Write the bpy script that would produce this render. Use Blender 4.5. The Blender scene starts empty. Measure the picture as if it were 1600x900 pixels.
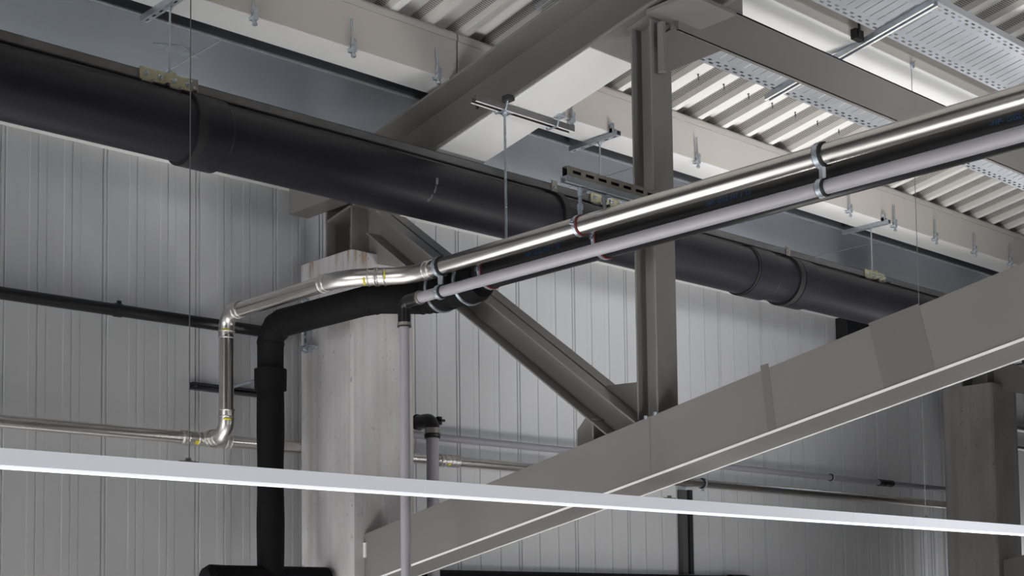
import bpy, math, random
from mathutils import Vector, Matrix

# ------------------------------------------------------------------ camera, sky, lights, exposure
# World: X runs along the wall to the right, Y runs towards the wall, Z is up (metres).
scene = bpy.context.scene
COL = scene.collection
V = Vector

def look_matrix(yaw, pitch, roll):
    f = V((math.cos(yaw) * math.cos(pitch), math.sin(yaw) * math.cos(pitch), math.sin(pitch)))
    r = f.cross(V((0, 0, 1))).normalized()
    u = r.cross(f)
    c, s = math.cos(roll), math.sin(roll)
    r2, u2 = c * r + s * u, -s * r + c * u
    m = Matrix((r2, u2, -f)).transposed()
    return m.to_4x4()

cam_data = bpy.data.cameras.new('camera')
cam = bpy.data.objects.new('camera', cam_data)
COL.objects.link(cam)
cam_data.sensor_width = 36.0
cam_data.lens = 2248.4 / 1600 * 36.0
cam_data.shift_y = (818.15 - 450.0) / 1600.0
cam_data.clip_start = 0.05
cam_data.clip_end = 300
m = look_matrix(math.radians(46.9463), math.radians(3.9303), math.radians(-0.7))
m.translation = V((0, 0, 1.6))
cam.matrix_world = m
scene.camera = cam

scene.view_settings.view_transform = 'Standard'
scene.view_settings.look = 'None'
scene.view_settings.exposure = 0.0
scene.view_settings.gamma = 1.0
scene.view_settings.use_curve_mapping = False

FLOOR_Z = -5.0
world = bpy.data.worlds.new('hall_daylight')
scene.world = world
world.use_nodes = True
wn = world.node_tree
bg = wn.nodes['Background']
bg.inputs['Color'].default_value = (0.90, 0.95, 1.0, 1)
bg.inputs['Strength'].default_value = 0.01

def area(name, loc, target, sx, sy, power, color=(1, 1, 1), spread=180):
    l = bpy.data.lights.new(name, 'AREA')
    l.shape = 'RECTANGLE'
    l.size, l.size_y = sx, sy
    l.energy = power
    l.color = color
    l.spread = math.radians(spread)
    o = bpy.data.objects.new(name, l)
    COL.objects.link(o)
    o.location = loc
    d = V(target) - V(loc)
    o.rotation_euler = d.to_track_quat('-Z', 'Y').to_euler()
    return o

# daylight from the glazed ends of the hall, a lamp row over the floor, and added fill lights out of view
area('end_window_daylight', (-12, 4, 1), (6, 6, 4), 7, 4, 860, (0.97, 0.98, 1.0))
area('far_end_window_daylight', (24, 8.6, 1), (8, 7.4, 4), 2.2, 4, 230, (0.97, 0.98, 1.0))
area('low_window_daylight', (3.1, 10.1, -0.7), (3.1, 4, -0.7), 6.4, 4.7, 190, (0.97, 0.98, 1.0))
area('floor_patch_light', (1, 1.5, 2.2), (1, 1.5, -5), 4, 0.3, 650, (1, 0.99, 0.97), 90)
area('unseen_upward_fill', (11, 4, 0), (10.5, 9, 7), 3, 1.0, 88, (1, 0.99, 0.97), 90)  # added fill from below, out of view, brightening wall and roof
area('unseen_upward_fill', (12, 6.2, -2), (11.5, 6.8, 6), 3, 1.0, 26, (1, 0.99, 0.97), 60)  # second added fill, aimed up to brighten the deck
area('floor_patch_light', (0.3, 7.2, -1.0), (0.3, 7.2, -5), 5, 0.3, 620, (1, 0.99, 0.97), 95)  # added lamp making a bright floor patch for the steel pipe to reflect
area('unseen_wall_fill', (3, -11, 1), (10.5, 10.2, 6), 3, 1.5, 32, (0.95, 0.97, 1.0), 32)  # added narrow beam, out of view, brightening the middle of the wall
area('unseen_wall_fill', (18, -9, 1), (10.5, 10.2, 6), 3, 1.5, 24, (0.95, 0.97, 1.0), 32)  # added beam on the same wall area from the other side

# ------------------------------------------------------------------ materials
def mat(name, base, rough=0.5, metal=0.0, spec=0.5, coat=0.0):
    mt = bpy.data.materials.new(name)
    mt.use_nodes = True
    b = mt.node_tree.nodes['Principled BSDF']
    b.inputs['Base Color'].default_value = (*base, 1)
    b.inputs['Roughness'].default_value = rough
    b.inputs['Metallic'].default_value = metal
    b.inputs['Specular IOR Level'].default_value = spec
    if coat:
        b.inputs['Coat Weight'].default_value = coat
    return mt

def nd(mt, typ, **kw):
    n = mt.node_tree.nodes.new(typ)
    for k, v in kw.items():
        setattr(n, k, v)
    return n

def lk(mt, a, b):
    mt.node_tree.links.new(a, b)

def vary(mt, base, amount=0.12, scale=(3, 3, 3), detail=4, rough=None, bump=0.0):
    """cloudy procedural variation of colour (and roughness) in object space"""
    b = mt.node_tree.nodes['Principled BSDF']
    tc = nd(mt, 'ShaderNodeTexCoord')
    mp = nd(mt, 'ShaderNodeMapping')
    mp.inputs['Scale'].default_value = scale
    lk(mt, tc.outputs['Object'], mp.inputs['Vector'])
    nz = nd(mt, 'ShaderNodeTexNoise')
    nz.inputs['Scale'].default_value = 1.0
    nz.inputs['Detail'].default_value = detail
    lk(mt, mp.outputs['Vector'], nz.inputs['Vector'])
    cr = nd(mt, 'ShaderNodeValToRGB')
    lo = tuple(c * (1 - amount) for c in base)
    hi = tuple(min(1, c * (1 + amount)) for c in base)
    cr.color_ramp.elements[0].position = 0.3
    cr.color_ramp.elements[1].position = 0.7
    cr.color_ramp.elements[0].color = (*lo, 1)
    cr.color_ramp.elements[1].color = (*hi, 1)
    lk(mt, nz.outputs['Fac'], cr.inputs['Fac'])
    lk(mt, cr.outputs['Color'], b.inputs['Base Color'])
    if rough:
        mr = nd(mt, 'ShaderNodeMapRange')
        mr.inputs['To Min'].default_value = rough[0]
        mr.inputs['To Max'].default_value = rough[1]
        lk(mt, nz.outputs['Fac'], mr.inputs['Value'])
        lk(mt, mr.outputs['Result'], b.inputs['Roughness'])
    if bump:
        bp = nd(mt, 'ShaderNodeBump')
        bp.inputs['Strength'].default_value = bump
        bp.inputs['Distance'].default_value = 0.01
        lk(mt, nz.outputs['Fac'], bp.inputs['Height'])
        lk(mt, bp.outputs['Normal'], b.inputs['Normal'])
    return mt

def vmat(name, base, rough, metal=0.0, spec=0.5, amount=0.08, scale=(2, 2, 2), rr=None, bump=0.0):
    return vary(mat(name, base, rough, metal, spec), base, amount, scale, rough=rr, bump=bump)

M = {}
M['paint'] = vmat('grey_beam_paint', (0.21, 0.20, 0.188), 0.3, spec=0.22, amount=0.05, scale=(1.2, 1.2, 1.2), rr=(0.27, 0.34))
M['patchgrey'] = vmat('darker_grey_patch', (0.175, 0.167, 0.157), 0.3, spec=0.22, amount=0.05)
M['rail'] = vmat('grey_channel', (0.17, 0.165, 0.165), 0.4, metal=0.3, amount=0.12, scale=(10, 10, 10))
M['cream'] = vmat('cream_painted_steel', (0.46, 0.43, 0.405), 0.5, amount=0.04, scale=(.8, .8, .8))
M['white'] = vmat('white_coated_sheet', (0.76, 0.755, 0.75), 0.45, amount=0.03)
M['wall'] = vmat('light_grey_wall_panel', (0.515, 0.515, 0.525), 0.42, amount=0.03, scale=(.6, .6, .4), rr=(0.38, 0.46))
M['edge'] = vmat('pale_lip_and_edge_glint', (0.93, 0.92, 0.90), 0.35, amount=0.05)  # near-white: channel lips, and glints painted on the lower beam's plate edges
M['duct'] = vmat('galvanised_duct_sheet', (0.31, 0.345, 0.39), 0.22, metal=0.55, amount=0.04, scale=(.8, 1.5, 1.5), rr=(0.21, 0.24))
M['ductshade'] = vmat('duct_side_shade', (0.10, 0.105, 0.115), 0.5, metal=0.3, amount=0.10)  # duct sheet darkened to paint in the shade beside the purlin
M['sewer'] = vmat('black_drain_pipe', (0.012, 0.0115, 0.016), 0.44, spec=0.28, amount=0.15, scale=(1.5, 6, 6), rr=(0.40, 0.55))
M['rubber'] = vmat('black_rubber', (0.008, 0.008, 0.009), 0.6, amount=0.2)
M['foam'] = vmat('black_foam_insulation', (0.005, 0.005, 0.0055), 0.75, spec=0.18, amount=0.25, scale=(8, 8, 8), bump=0.15)
M['bpipe'] = vmat('black_plastic_pipe', (0.008, 0.008, 0.009), 0.35, amount=0.2)
M['pvc'] = vmat('grey_plastic_pipe', (0.36, 0.35, 0.375), 0.38, amount=0.04, scale=(3, 3, 3))
M['pvcshade'] = vmat('shaded_grey_plastic_pipe', (0.25, 0.24, 0.275), 0.38, amount=0.04, scale=(3, 3, 3))  # same grey plastic, darkened to paint in the weaker light at the wall
M['zinc'] = vmat('zinc_plated_steel', (0.50, 0.55, 0.60), 0.25, metal=0.7, amount=0.06, scale=(5, 5, 5), rr=(0.24, 0.30))
M['galv'] = vmat('galvanised_channel', (0.42, 0.45, 0.49), 0.4, metal=0.6, amount=0.14, scale=(14, 14, 14))
M['tray'] = vmat('galvanised_tray_sheet', (0.47, 0.49, 0.53), 0.38, metal=0.5, amount=0.08, scale=(4, 4, 4))
M['darkstrut'] = vmat('dark_channel', (0.05, 0.05, 0.055), 0.4, metal=0.5, amount=0.2, scale=(10, 10, 10))
M['tanstrut'] = vmat('brownish_channel', (0.32, 0.295, 0.26), 0.4, metal=0.5, amount=0.12, scale=(10, 10, 10))
M['yellowzinc'] = vmat('yellow_chromated_plate', (0.44, 0.42, 0.28), 0.4, metal=0.45, amount=0.12, scale=(14, 14, 14))
M['red'] = vmat('dark_red_rubber', (0.13, 0.014, 0.014), 0.55, amount=0.15, scale=(10, 10, 10))
M['mark'] = vmat('yellow_press_mark', (0.72, 0.62, 0.03), 0.5, amount=0.1, scale=(40, 40, 40))
M['blue'] = vmat('blue_print', (0.02, 0.10, 0.24), 0.5, amount=0.1)
M['alu'] = vmat('opal_lamp_profile', (0.15, 0.15, 0.17), 0.6, spec=0.1, metal=0.0, amount=0.02)
_b = M['alu'].node_tree.nodes['Principled BSDF']
_b.inputs['Emission Color'].default_value = (0.92, 0.93, 1.0, 1)
_b.inputs['Emission Strength'].default_value = 0.49
M['black'] = vmat('matt_black', (0.006, 0.006, 0.007), 0.6, amount=0.2)
M['dgrey'] = vmat('dark_grey_sheet', (0.07, 0.07, 0.072), 0.5, amount=0.1)
M['floor'] = vmat('light_hall_floor', (0.55, 0.55, 0.54), 0.6, amount=0.08, scale=(.5, .5, .5))
M['tape'] = vmat('clear_tape', (0.30, 0.34, 0.39), 0.2, metal=.5, amount=0.25, scale=(14, 14, 14))
M['scuff'] = vmat('grey_scuff', (0.12, 0.12, 0.13), 0.7, amount=0.4, scale=(30, 30, 30))

# brushed stainless steel: fine streaks along the pipe
ss = mat('brushed_stainless_steel', (0.70, 0.67, 0.64), 0.2, 1.0)
vary(ss, (0.70, 0.67, 0.64), 0.03, (2, 2, 2), rough=(0.24, 0.28))
M['steel'] = ss
sf = mat('pressed_stainless_fitting', (0.70, 0.67, 0.64), 0.33, 1.0)
vary(sf, (0.70, 0.67, 0.64), 0.05, (12, 12, 12), rough=(0.30, 0.40))
M['fitting'] = sf

# lamp diffuser
df = mat('lamp_diffuser', (0.9, 0.9, 0.95), 0.4)
b_ = df.node_tree.nodes['Principled BSDF']
b_.inputs['Emission Color'].default_value = (0.93, 0.94, 1.0, 1)
b_.inputs['Emission Strength'].default_value = 0.75
M['diffuser'] = df

def concrete(name, base, warm, rust_z=None):
    mt = mat(name, base, 0.85, spec=0.3)
    b = mt.node_tree.nodes['Principled BSDF']
    tc = nd(mt, 'ShaderNodeTexCoord')
    def noise(scale, s=1.0, det=5, rough=.6):
        mp = nd(mt, 'ShaderNodeMapping')
        mp.inputs['Scale'].default_value = scale
        lk(mt, tc.outputs['Object'], mp.inputs['Vector'])
        n = nd(mt, 'ShaderNodeTexNoise')
        n.inputs['Scale'].default_value = s
        n.inputs['Detail'].default_value = det
        n.inputs['Roughness'].default_value = rough
        lk(mt, mp.outputs['Vector'], n.inputs['Vector'])
        return n.outputs['Fac']
    def ramp(fac, stops):
        cr = nd(mt, 'ShaderNodeValToRGB')
        el = cr.color_ramp.elements
        for i, (p, c) in enumerate(stops):
            e = el[i] if i < 2 else el.new(p)
            e.position = p
            e.color = (*c, 1)
        lk(mt, fac, cr.inputs['Fac'])
        return cr.outputs['Color']
    def mix(fac, a, c, typ='MIX'):
        mx = nd(mt, 'ShaderNodeMix', data_type='RGBA', blend_type=typ)
        if isinstance(fac, float):
            mx.inputs[0].default_value = fac
        else:
            lk(mt, fac, mx.inputs[0])
        for sock, val in ((6, a), (7, c)):
            if isinstance(val, tuple):
                mx.inputs[sock].default_value = (*val, 1)
            else:
                lk(mt, val, mx.inputs[sock])
        return mx.outputs[2]
    cloud = ramp(noise((2.2, 2.2, 1.0), 1.6), [(0.3, tuple(c * .86 for c in base)), (0.7, tuple(min(1, c * 1.12) for c in base))])
    boards = ramp(noise((11, 11, 0.35), 1.0, 3), [(0.40, (0.88, 0.865, 0.85)), (0.62, (1.03, 1.02, 1.02))])
    c1 = mix(0.75, cloud, boards, 'MULTIPLY')
    stain = ramp(noise((7, 7, 0.5), 1.0, 4), [(0.56, (0, 0, 0)), (0.72, (1, 1, 1))])
    c2 = mix(stain, c1, warm)
    c2 = mix(0.45, c1, c2)
    pits = ramp(noise((42, 42, 20), 1.0, 3, .55), [(0.635, (0, 0, 0)), (0.67, (1, 1, 1))])
    gate = ramp(noise((6, 6, 1.1), 1.0, 3), [(0.46, (0, 0, 0)), (0.62, (1, 1, 1))])
    pg = mix(1.0, pits, gate, 'MULTIPLY')
    c3 = mix(pg, c2, tuple(c * .5 for c in base))
    if rust_z is not None:
        sep = nd(mt, 'ShaderNodeSeparateXYZ')
        lk(mt, tc.outputs['Object'], sep.inputs[0])
        mr = nd(mt, 'ShaderNodeMapRange')
        mr.inputs['From Min'].default_value = rust_z[0]
        mr.inputs['From Max'].default_value = rust_z[1]
        lk(mt, sep.outputs['Z'], mr.inputs['Value'])
        rn = ramp(noise((11, 11, 0.8), 1.0, 3), [(0.53, (0, 0, 0)), (0.62, (1, 1, 1))])
        rm = mix(1.0, rn, mr.outputs['Result'], 'MULTIPLY')
        c3 = mix(rm, c3, (0.25, 0.135, 0.045))
    lk(mt, c3, b.inputs['Base Color'])
    bp = nd(mt, 'ShaderNodeBump')
    bp.inputs['Strength'].default_value = 0.25
    bp.inputs['Distance'].default_value = 0.006
    lk(mt, noise((26, 26, 5), 1.0, 6), bp.inputs['Height'])
    lk(mt, bp.outputs['Normal'], b.inputs['Normal'])
    return mt

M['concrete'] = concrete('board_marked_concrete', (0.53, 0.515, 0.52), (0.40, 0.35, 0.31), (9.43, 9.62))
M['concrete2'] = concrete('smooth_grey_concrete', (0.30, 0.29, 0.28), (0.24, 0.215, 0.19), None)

# perforated acoustic web of the roof deck (pattern of small round holes)
def perforated_web():
    base = (0.56, 0.535, 0.51)
    mt = mat('perforated_deck_web', base, 0.55)
    b = mt.node_tree.nodes['Principled BSDF']
    tc = nd(mt, 'ShaderNodeTexCoord')
    sp = nd(mt, 'ShaderNodeSeparateXYZ')
    lk(mt, tc.outputs['Object'], sp.inputs[0])
    def math_(op, a, c=None):
        n = nd(mt, 'ShaderNodeMath', operation=op)
        for i, v in enumerate((a, c)):
            if v is None:
                continue
            if isinstance(v, (int, float)):
                n.inputs[i].default_value = v
            else:
                lk(mt, v, n.inputs[i])
        return n.outputs[0]
    h = math_('ADD', sp.outputs['Z'], math_('MULTIPLY', sp.outputs['Y'], 0.192))
    P = 0.019
    sy = math_('SINE', math_('MULTIPLY', sp.outputs['Y'], 2 * math.pi / P))
    sz = math_('SINE', math_('MULTIPLY', h, 2 * math.pi / P))
    hole = math_('GREATER_THAN', math_('MULTIPLY', sy, sz), 0.06)
    inz = math_('MULTIPLY', math_('GREATER_THAN', h, 0.045), math_('LESS_THAN', h, 0.104))
    fac = math_('MULTIPLY', hole, inz)
    mx = nd(mt, 'ShaderNodeMix', data_type='RGBA')
    lk(mt, fac, mx.inputs[0])
    mx.inputs[6].default_value = (*base, 1)
    mx.inputs[7].default_value = (0.02, 0.019, 0.018, 1)
    lk(mt, mx.outputs[2], b.inputs['Base Color'])
    return mt
M['deck'] = vmat('cream_roof_deck', (0.80, 0.785, 0.765), 0.5, amount=0.04, scale=(1, .5, 1))
M['deckweb'] = perforated_web()

# ------------------------------------------------------------------ mesh helpers
class MB:
    def __init__(s):
        s.v, s.f, s.sm, s.mi = [], [], [], []
    def add(s, vs, fs, smooth=False, mi=0):
        o = len(s.v)
        s.v += [tuple(p) for p in vs]
        for q in fs:
            s.f.append(tuple(i + o for i in q)); s.sm.append(smooth); s.mi.append(mi)
        return s
    def obox(s, c, ax, ay, az):
        """box round centre c with half vectors ax, ay, az"""
        c, ax, ay, az = V(c), V(ax), V(ay), V(az)
        vs = [c + i * ax + j * ay + k * az for k in (-1, 1) for j in (-1, 1) for i in (-1, 1)]
        fl = ax.cross(ay).dot(az) < 0
        fs = [(0, 2, 3, 1), (4, 5, 7, 6), (0, 1, 5, 4), (2, 6, 7, 3), (0, 4, 6, 2), (1, 3, 7, 5)]
        if fl:
            fs = [tuple(reversed(q)) for q in fs]
        return s.add(vs, fs)
    def box(s, x0, x1, y0, y1, z0, z1):
        return s.obox(((x0 + x1) / 2, (y0 + y1) / 2, (z0 + z1) / 2), ((x1 - x0) / 2, 0, 0), (0, (y1 - y0) / 2, 0), (0, 0, (z1 - z0) / 2))
    def prism(s, poly, o, u, v, w, mis=None):
        """poly (2D) in the plane o+u,v, extruded by vector w"""
        o, u, v, w = V(o), V(u), V(v), V(w)
        n = len(poly)
        area2 = sum(poly[i][0] * poly[(i + 1) % n][1] - poly[(i + 1) % n][0] * poly[i][1] for i in range(n))
        if (area2 > 0) != (u.cross(v).dot(w) > 0):
            poly = poly[::-1]
            mis = None if mis is None else ([mis[(n - 2 - i) % n] for i in range(n)])
        a = [o + p[0] * u + p[1] * v for p in poly]
        bq = [p + w for p in a]
        for i in range(n):
            j = (i + 1) % n
            s.add([a[i], a[j], bq[j], bq[i]], [(0, 1, 2, 3)], False, 0 if mis is None else mis[i])
        s.add(a, [tuple(range(n - 1, -1, -1))])
        s.add(bq, [tuple(range(n))])
        return s
    def tube(s, pts, r, n=28, caps=True, radii=None):
        pts = [V(p) for p in pts]
        t0 = (pts[1] - pts[0]).normalized()
        ref = V((0, 0, 1)) if abs(t0.z) < 0.9 else V((1, 0, 0))
        nx = t0.cross(ref).normalized()
        rings = []
        prev = t0
        for i, p in enumerate(pts):
            if i == 0: t = t0
            elif i == len(pts) - 1: t = (pts[i] - pts[i - 1]).normalized()
            else: t = ((pts[i + 1] - p).normalized() + (p - pts[i - 1]).normalized()).normalized()
            q = prev.rotation_difference(t)
            nx = (q @ nx).normalized()
            prev = t
            by = t.cross(nx).normalized()
            rr = radii[i] if radii else r
            rings.append([p + rr * (math.cos(2 * math.pi * k / n) * nx + math.sin(2 * math.pi * k / n) * by) for k in range(n)])
        vs = [p for rg in rings for p in rg]
        fs = []
        for i in range(len(rings) - 1):
            for k in range(n):
                k2 = (k + 1) % n
                fs.append((i * n + k, i * n + k2, (i + 1) * n + k2, (i + 1) * n + k))
        s.add(vs, fs, True)
        if caps:
            s.add(rings[0], [tuple(range(n - 1, -1, -1))])
            s.add(rings[-1], [tuple(range(n))])
        return s
    def revolve(s, c, axis, prof, n=32, a0=0.0, a1=2 * math.pi, closed=True, smooth=True):
        """closed profile [(along, radius)] revolved round axis through c"""
        c, ax = V(c), V(axis).normalized()
        ref = V((0, 0, 1)) if abs(ax.z) < 0.9 else V((1, 0, 0))
        u = ax.cross(ref).normalized(); w = ax.cross(u)
        full = abs(a1 - a0 - 2 * math.pi) < 1e-6
        m_ = n if full else n + 1
        P = len(prof)
        fs = []
        for j in range(P):                      # one strip per profile edge, sharp between strips
            j2 = (j + 1) % P
            vs = []
            for i in range(m_):
                a = a0 + (a1 - a0) * i / n
                d = math.cos(a) * u + math.sin(a) * w
                vs.append(c + prof[j][0] * ax + prof[j][1] * d)
                vs.append(c + prof[j2][0] * ax + prof[j2][1] * d)
            fs = []
            for i in range(n):
                i2 = (i + 1) % m_
                fs.append((2 * i, 2 * i + 1, 2 * i2 + 1, 2 * i2))
            s.add(vs, fs, smooth)
        return s
    def ring(s, c, axis, r0, r1, hw, n=32):
        """band of inner radius r0, outer r1, half width hw"""
        return s.revolve(c, axis, [(-hw, r0), (-hw, r1), (hw, r1), (hw, r0)], n)
    def bead(s, c, axis, R, r, n=32, k=8):
        prof = [(r * math.cos(2 * math.pi * i / k), R + r * math.sin(2 * math.pi * i / k)) for i in range(k)]
        return s.revolve(c, axis, prof, n)
    def hexa(s, c, axis, r, h):
        c, ax = V(c), V(axis).normalized()
        ref = V((0, 0, 1)) if abs(ax.z) < 0.9 else V((1, 0, 0))
        u = ax.cross(ref).normalized(); w = ax.cross(u)
        return s.prism([(r * math.cos(i * math.pi / 3), r * math.sin(i * math.pi / 3)) for i in range(6)], c - ax * h / 2, u, w, ax * h)
    def plate(s, us, vs, hole, o, eu, ev, ew):
        """perforated plate: grid lines us x vs, hole(i, j) says which cells are cut out; thickness vector ew"""
        o, eu, ev, ew = V(o), V(eu), V(ev), V(ew)
        nu, nv = len(us), len(vs)
        P = lambda i, j: o + us[i] * eu + vs[j] * ev
        base = [P(i, j) for j in range(nv) for i in range(nu)]
        top = [p + ew for p in base]
        N = len(base)
        fs = []
        fill = [[not hole(i, j) for j in range(nv - 1)] for i in range(nu - 1)]
        for i in range(nu - 1):
            for j in range(nv - 1):
                if not fill[i][j]:
                    continue
                a, b_, c, d = j * nu + i, j * nu + i + 1, (j + 1) * nu + i + 1, (j + 1) * nu + i
                fs.append((a, d, c, b_)); fs.append((a + N, b_ + N, c + N, d + N))
                for (di, dj, p, q) in ((0, -1, a, b_), (1, 0, b_, c), (0, 1, c, d), (-1, 0, d, a)):
                    ii, jj = i + di, j + dj
                    if not (0 <= ii < nu - 1 and 0 <= jj < nv - 1 and fill[ii][jj]):
                        fs.append((p, q, q + N, p + N))
        return s.add(base + top, fs)

WL = {}   # world location of each object's origin

def obj(name, mb, material, parent=None, loc=None, bevel=0.0):
    if parent is not None:
        loc = WL[parent.name]
    elif loc is None:
        xs, ys, zs = zip(*mb.v)
        loc = V(((min(xs) + max(xs)) / 2, (min(ys) + max(ys)) / 2, min(zs)))
    loc = V(loc)
    me = bpy.data.meshes.new(name)
    me.from_pydata([tuple(V(p) - loc) for p in mb.v], [], mb.f)
    mats = material if isinstance(material, (list, tuple)) else [material]
    for x in mats:
        me.materials.append(x)
    me.polygons.foreach_set('use_smooth', mb.sm)
    me.polygons.foreach_set('material_index', mb.mi)
    me.update()
    o = bpy.data.objects.new(name, me)
    COL.objects.link(o)
    WL[o.name] = loc
    if parent is not None:
        o.parent = parent
    else:
        o.location = loc
    if bevel:
        w = o.modifiers.new('weld', 'WELD'); w.merge_threshold = 0.0002
        bv = o.modifiers.new('bevel', 'BEVEL')
        bv.width = bevel; bv.segments = 2; bv.limit_method = 'ANGLE'; bv.angle_limit = math.radians(40)
    return o

def tag(o, label, cat, group=None):
    o['label'] = label; o['category'] = cat
    if group:
        o['group'] = group
    return o

def thing(name, label, cat, loc, group=None):
    o = bpy.data.objects.new(name, None)
    o.empty_display_size = 0.1
    COL.objects.link(o)
    o.location = loc
    WL[o.name] = V(loc)
    return tag(o, label, cat, group)

def struct(name, mb, material, bevel=0.0):
    o = obj(name, mb, material, bevel=bevel)
    o['kind'] = 'structure'
    return o

def dup(root, shift, label, group=None):
    r = root.copy(); COL.objects.link(r)
    r.location = root.location + V(shift)
    r['label'] = label
    WL[r.name] = WL[root.name] + V(shift)
    if group:
        r['group'] = group
    for ch in list(root.children):
        c = ch.copy(); COL.objects.link(c); c.parent = r
        for g in list(ch.children):
            d = g.copy(); COL.objects.link(d); d.parent = c
    return r

def fillet(pts, radii, seg=10):
    """polyline with rounded corners; returns (points, [index ranges of the bends])"""
    pts = [V(p) for p in pts]
    out = [pts[0]]; bends = []
    for i in range(1, len(pts) - 1):
        a, p, c = pts[i - 1], pts[i], pts[i + 1]
        d1 = (a - p).normalized(); d2 = (c - p).normalized()
        ang = d1.angle(d2)
        R = radii[i - 1]
        t = R / math.tan(ang / 2)
        s0, s1 = p + d1 * t, p + d2 * t
        cen = p + (d1 + d2).normalized() * (R / math.sin(ang / 2))
        v0, v1 = s0 - cen, s1 - cen
        tot = v0.angle(v1); axv = v0.cross(v1).normalized()
        st = len(out)
        for k in range(seg + 1):
            out.append(cen + Matrix.Rotation(tot * k / seg, 3, axv) @ v0)
        bends.append((st, len(out) - 1))
    out.append(pts[-1])
    return out, bends

S = 0.192                       # fall of the roof towards the wall
DIR = V((0, 1, -S)).normalized()

# ------------------------------------------------------------------ the room: wall, roof deck, floor, flashing
WY = 10.2
seams = [x for x in (3.60, 4.411, 5.232, 6.052, 6.80)] + [8.855 + 0.787 * k for k in range(-2, 18)]
prof = [(1.5, 0.0)]
D1, D2 = 0.0022, 0.014
prev_end = None
for i, x in enumerate(seams):
    nxt = seams[i + 1] if i + 1 < len(seams) else x + 0.79
    w = 0.026
    prof += [(x - w, 0.0), (x - w + .004, D2), (x - w + .012, D2), (x - w + .016, D1), (x + w - .016, D1), (x + w - .012, D2), (x + w - .006, D2), (x + w, 0.0)]
    span = nxt - x
    k = max(1, round(span / 0.27) - 1)
    step = span / (k + 1)
    for j in range(1, k + 1):
        c = x + step * j
        prof += [(c - .072, 0.0), (c - .062, -D1), (c - .006, -D1), (c - .002, .007), (c + .002, .007), (c + .006, -D1), (c + .062, -D1), (c + .072, 0.0)]
prof += [(23.5, 0.0), (23.5, 0.15), (1.5, 0.15)]
mb = MB().prism(prof, (0, WY, FLOOR_Z), (1, 0, 0), (0, 1, 0), (0, 0, 6.3 - FLOOR_Z))
struct('wall_back', mb, M['wall'])

def deck_z(y):
    return 6.115 + S * (8.08 - y)
prof, mis = [], []
k0 = -30
for k in range(k0, 34):
    c = 13.09 + 0.35 * k
    if c < 2.6 or c > 23:
        continue
    for (p, mi) in (((c - .080, .112), 1), ((c - .034, 0.0), 0), ((c + .034, 0.0), 1), ((c + .080, .112), 0)):
        prof.append(p); mis.append(mi)
x0, x1 = prof[0][0], prof[-1][0]
prof += [(x1, .34), (x0, .34)]
mis[-1] = 0
mis += [0, 0]
mb = MB().prism(prof, (0, 10.3, deck_z(10.3)), (1, 0, 0), (0, 0, 1), V((0, -1, S)) * 13.5, mis=mis)
ceil = obj('ceiling', mb, [M['deck'], M['deckweb']], loc=(0, 0, deck_z(0)))
ceil['kind'] = 'structure'

struct('floor', MB().box(-16, 26, -18, 10.35, FLOOR_Z - .2, FLOOR_Z), M['floor'])
struct('trim_1', MB().box(1.5, 23.5, 10.13, 10.205, 5.335, 5.70), M['white'])

# ------------------------------------------------------------------ concrete columns
def column(x0, material, label):
    mb = MB()
    x1, y0, y1, z1 = x0 + .645, 9.2, 9.92, 4.615
    c = .02
    poly = [(x0 + c, y0), (x1 - c, y0), (x1, y0 + c), (x1, y1 - c), (x1 - c, y1), (x0 + c, y1), (x0, y1 - c), (x0, y0 + c)]
    mb.prism(poly, (0, 0, FLOOR_Z), (1, 0, 0), (0, 1, 0), (0, 0, z1 - FLOOR_Z))
    o = obj('concrete_column', mb, material)
    return tag(o, label, 'column')
column(6.86, M['concrete'], 'pale board-marked concrete column with rust stains at its top, behind the black insulated pipe')
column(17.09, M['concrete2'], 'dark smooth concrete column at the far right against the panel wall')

# ------------------------------------------------------------------ steelwork
def ibeam_poly(b, h, tf, tw):
    return [(-b / 2, -h / 2), (b / 2, -h / 2), (b / 2, -h / 2 + tf), (tw / 2, -h / 2 + tf), (tw / 2, h / 2 - tf), (b / 2, h / 2 - tf),
            (b / 2, h / 2), (-b / 2, h / 2), (-b / 2, h / 2 - tf), (-tw / 2, h / 2 - tf), (-tw / 2, -h / 2 + tf), (-b / 2, -h / 2 + tf)]

# roof beam: bottom flange plane through (y 8.247, z 5.212)
def rb_z(y):
    return 5.212 + 0.189 * (8.247 - y)
ROOFDIR = V((0, 1, -0.189))
UP = V((0, 0.189, 1)).normalized()
RBX, RBW, RBH = 7.195, 0.485, 0.475
r = thing('roof_beam', 'heavy grey roof beam running overhead from the top centre down to the wall', 'beam', (RBX, 6.0, rb_z(6.0)))
h = RBH
mb = MB().prism(ibeam_poly(RBW, h, .022, .016), (RBX, 3.2, rb_z(3.2) + h / 2), (1, 0, 0), (0, 0, 1), ROOFDIR * 6.48)
obj('girder', mb, M['paint'], r, bevel=.003)
mb = MB().prism([(-RBW / 2 + .012, 0), (RBW / 2, 0), (RBW / 2, -.006), (-RBW / 2 + .012, -.006)], (RBX, 6.62, rb_z(6.62)), (1, 0, 0), (0, 0, 1), ROOFDIR * 2.6)  # pale strip standing in for light reflected by the beam underside
p = obj('underside_sheen', mb, M['white'], r)
p['label'] = 'pale sheen painted under the beam'
for y in (8.02, 7.90):
    obj('bolt', MB().hexa((RBX - .012, y, rb_z(y) + .28), (1, 0, 0), .014, .02), M['dgrey'], r)

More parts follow.
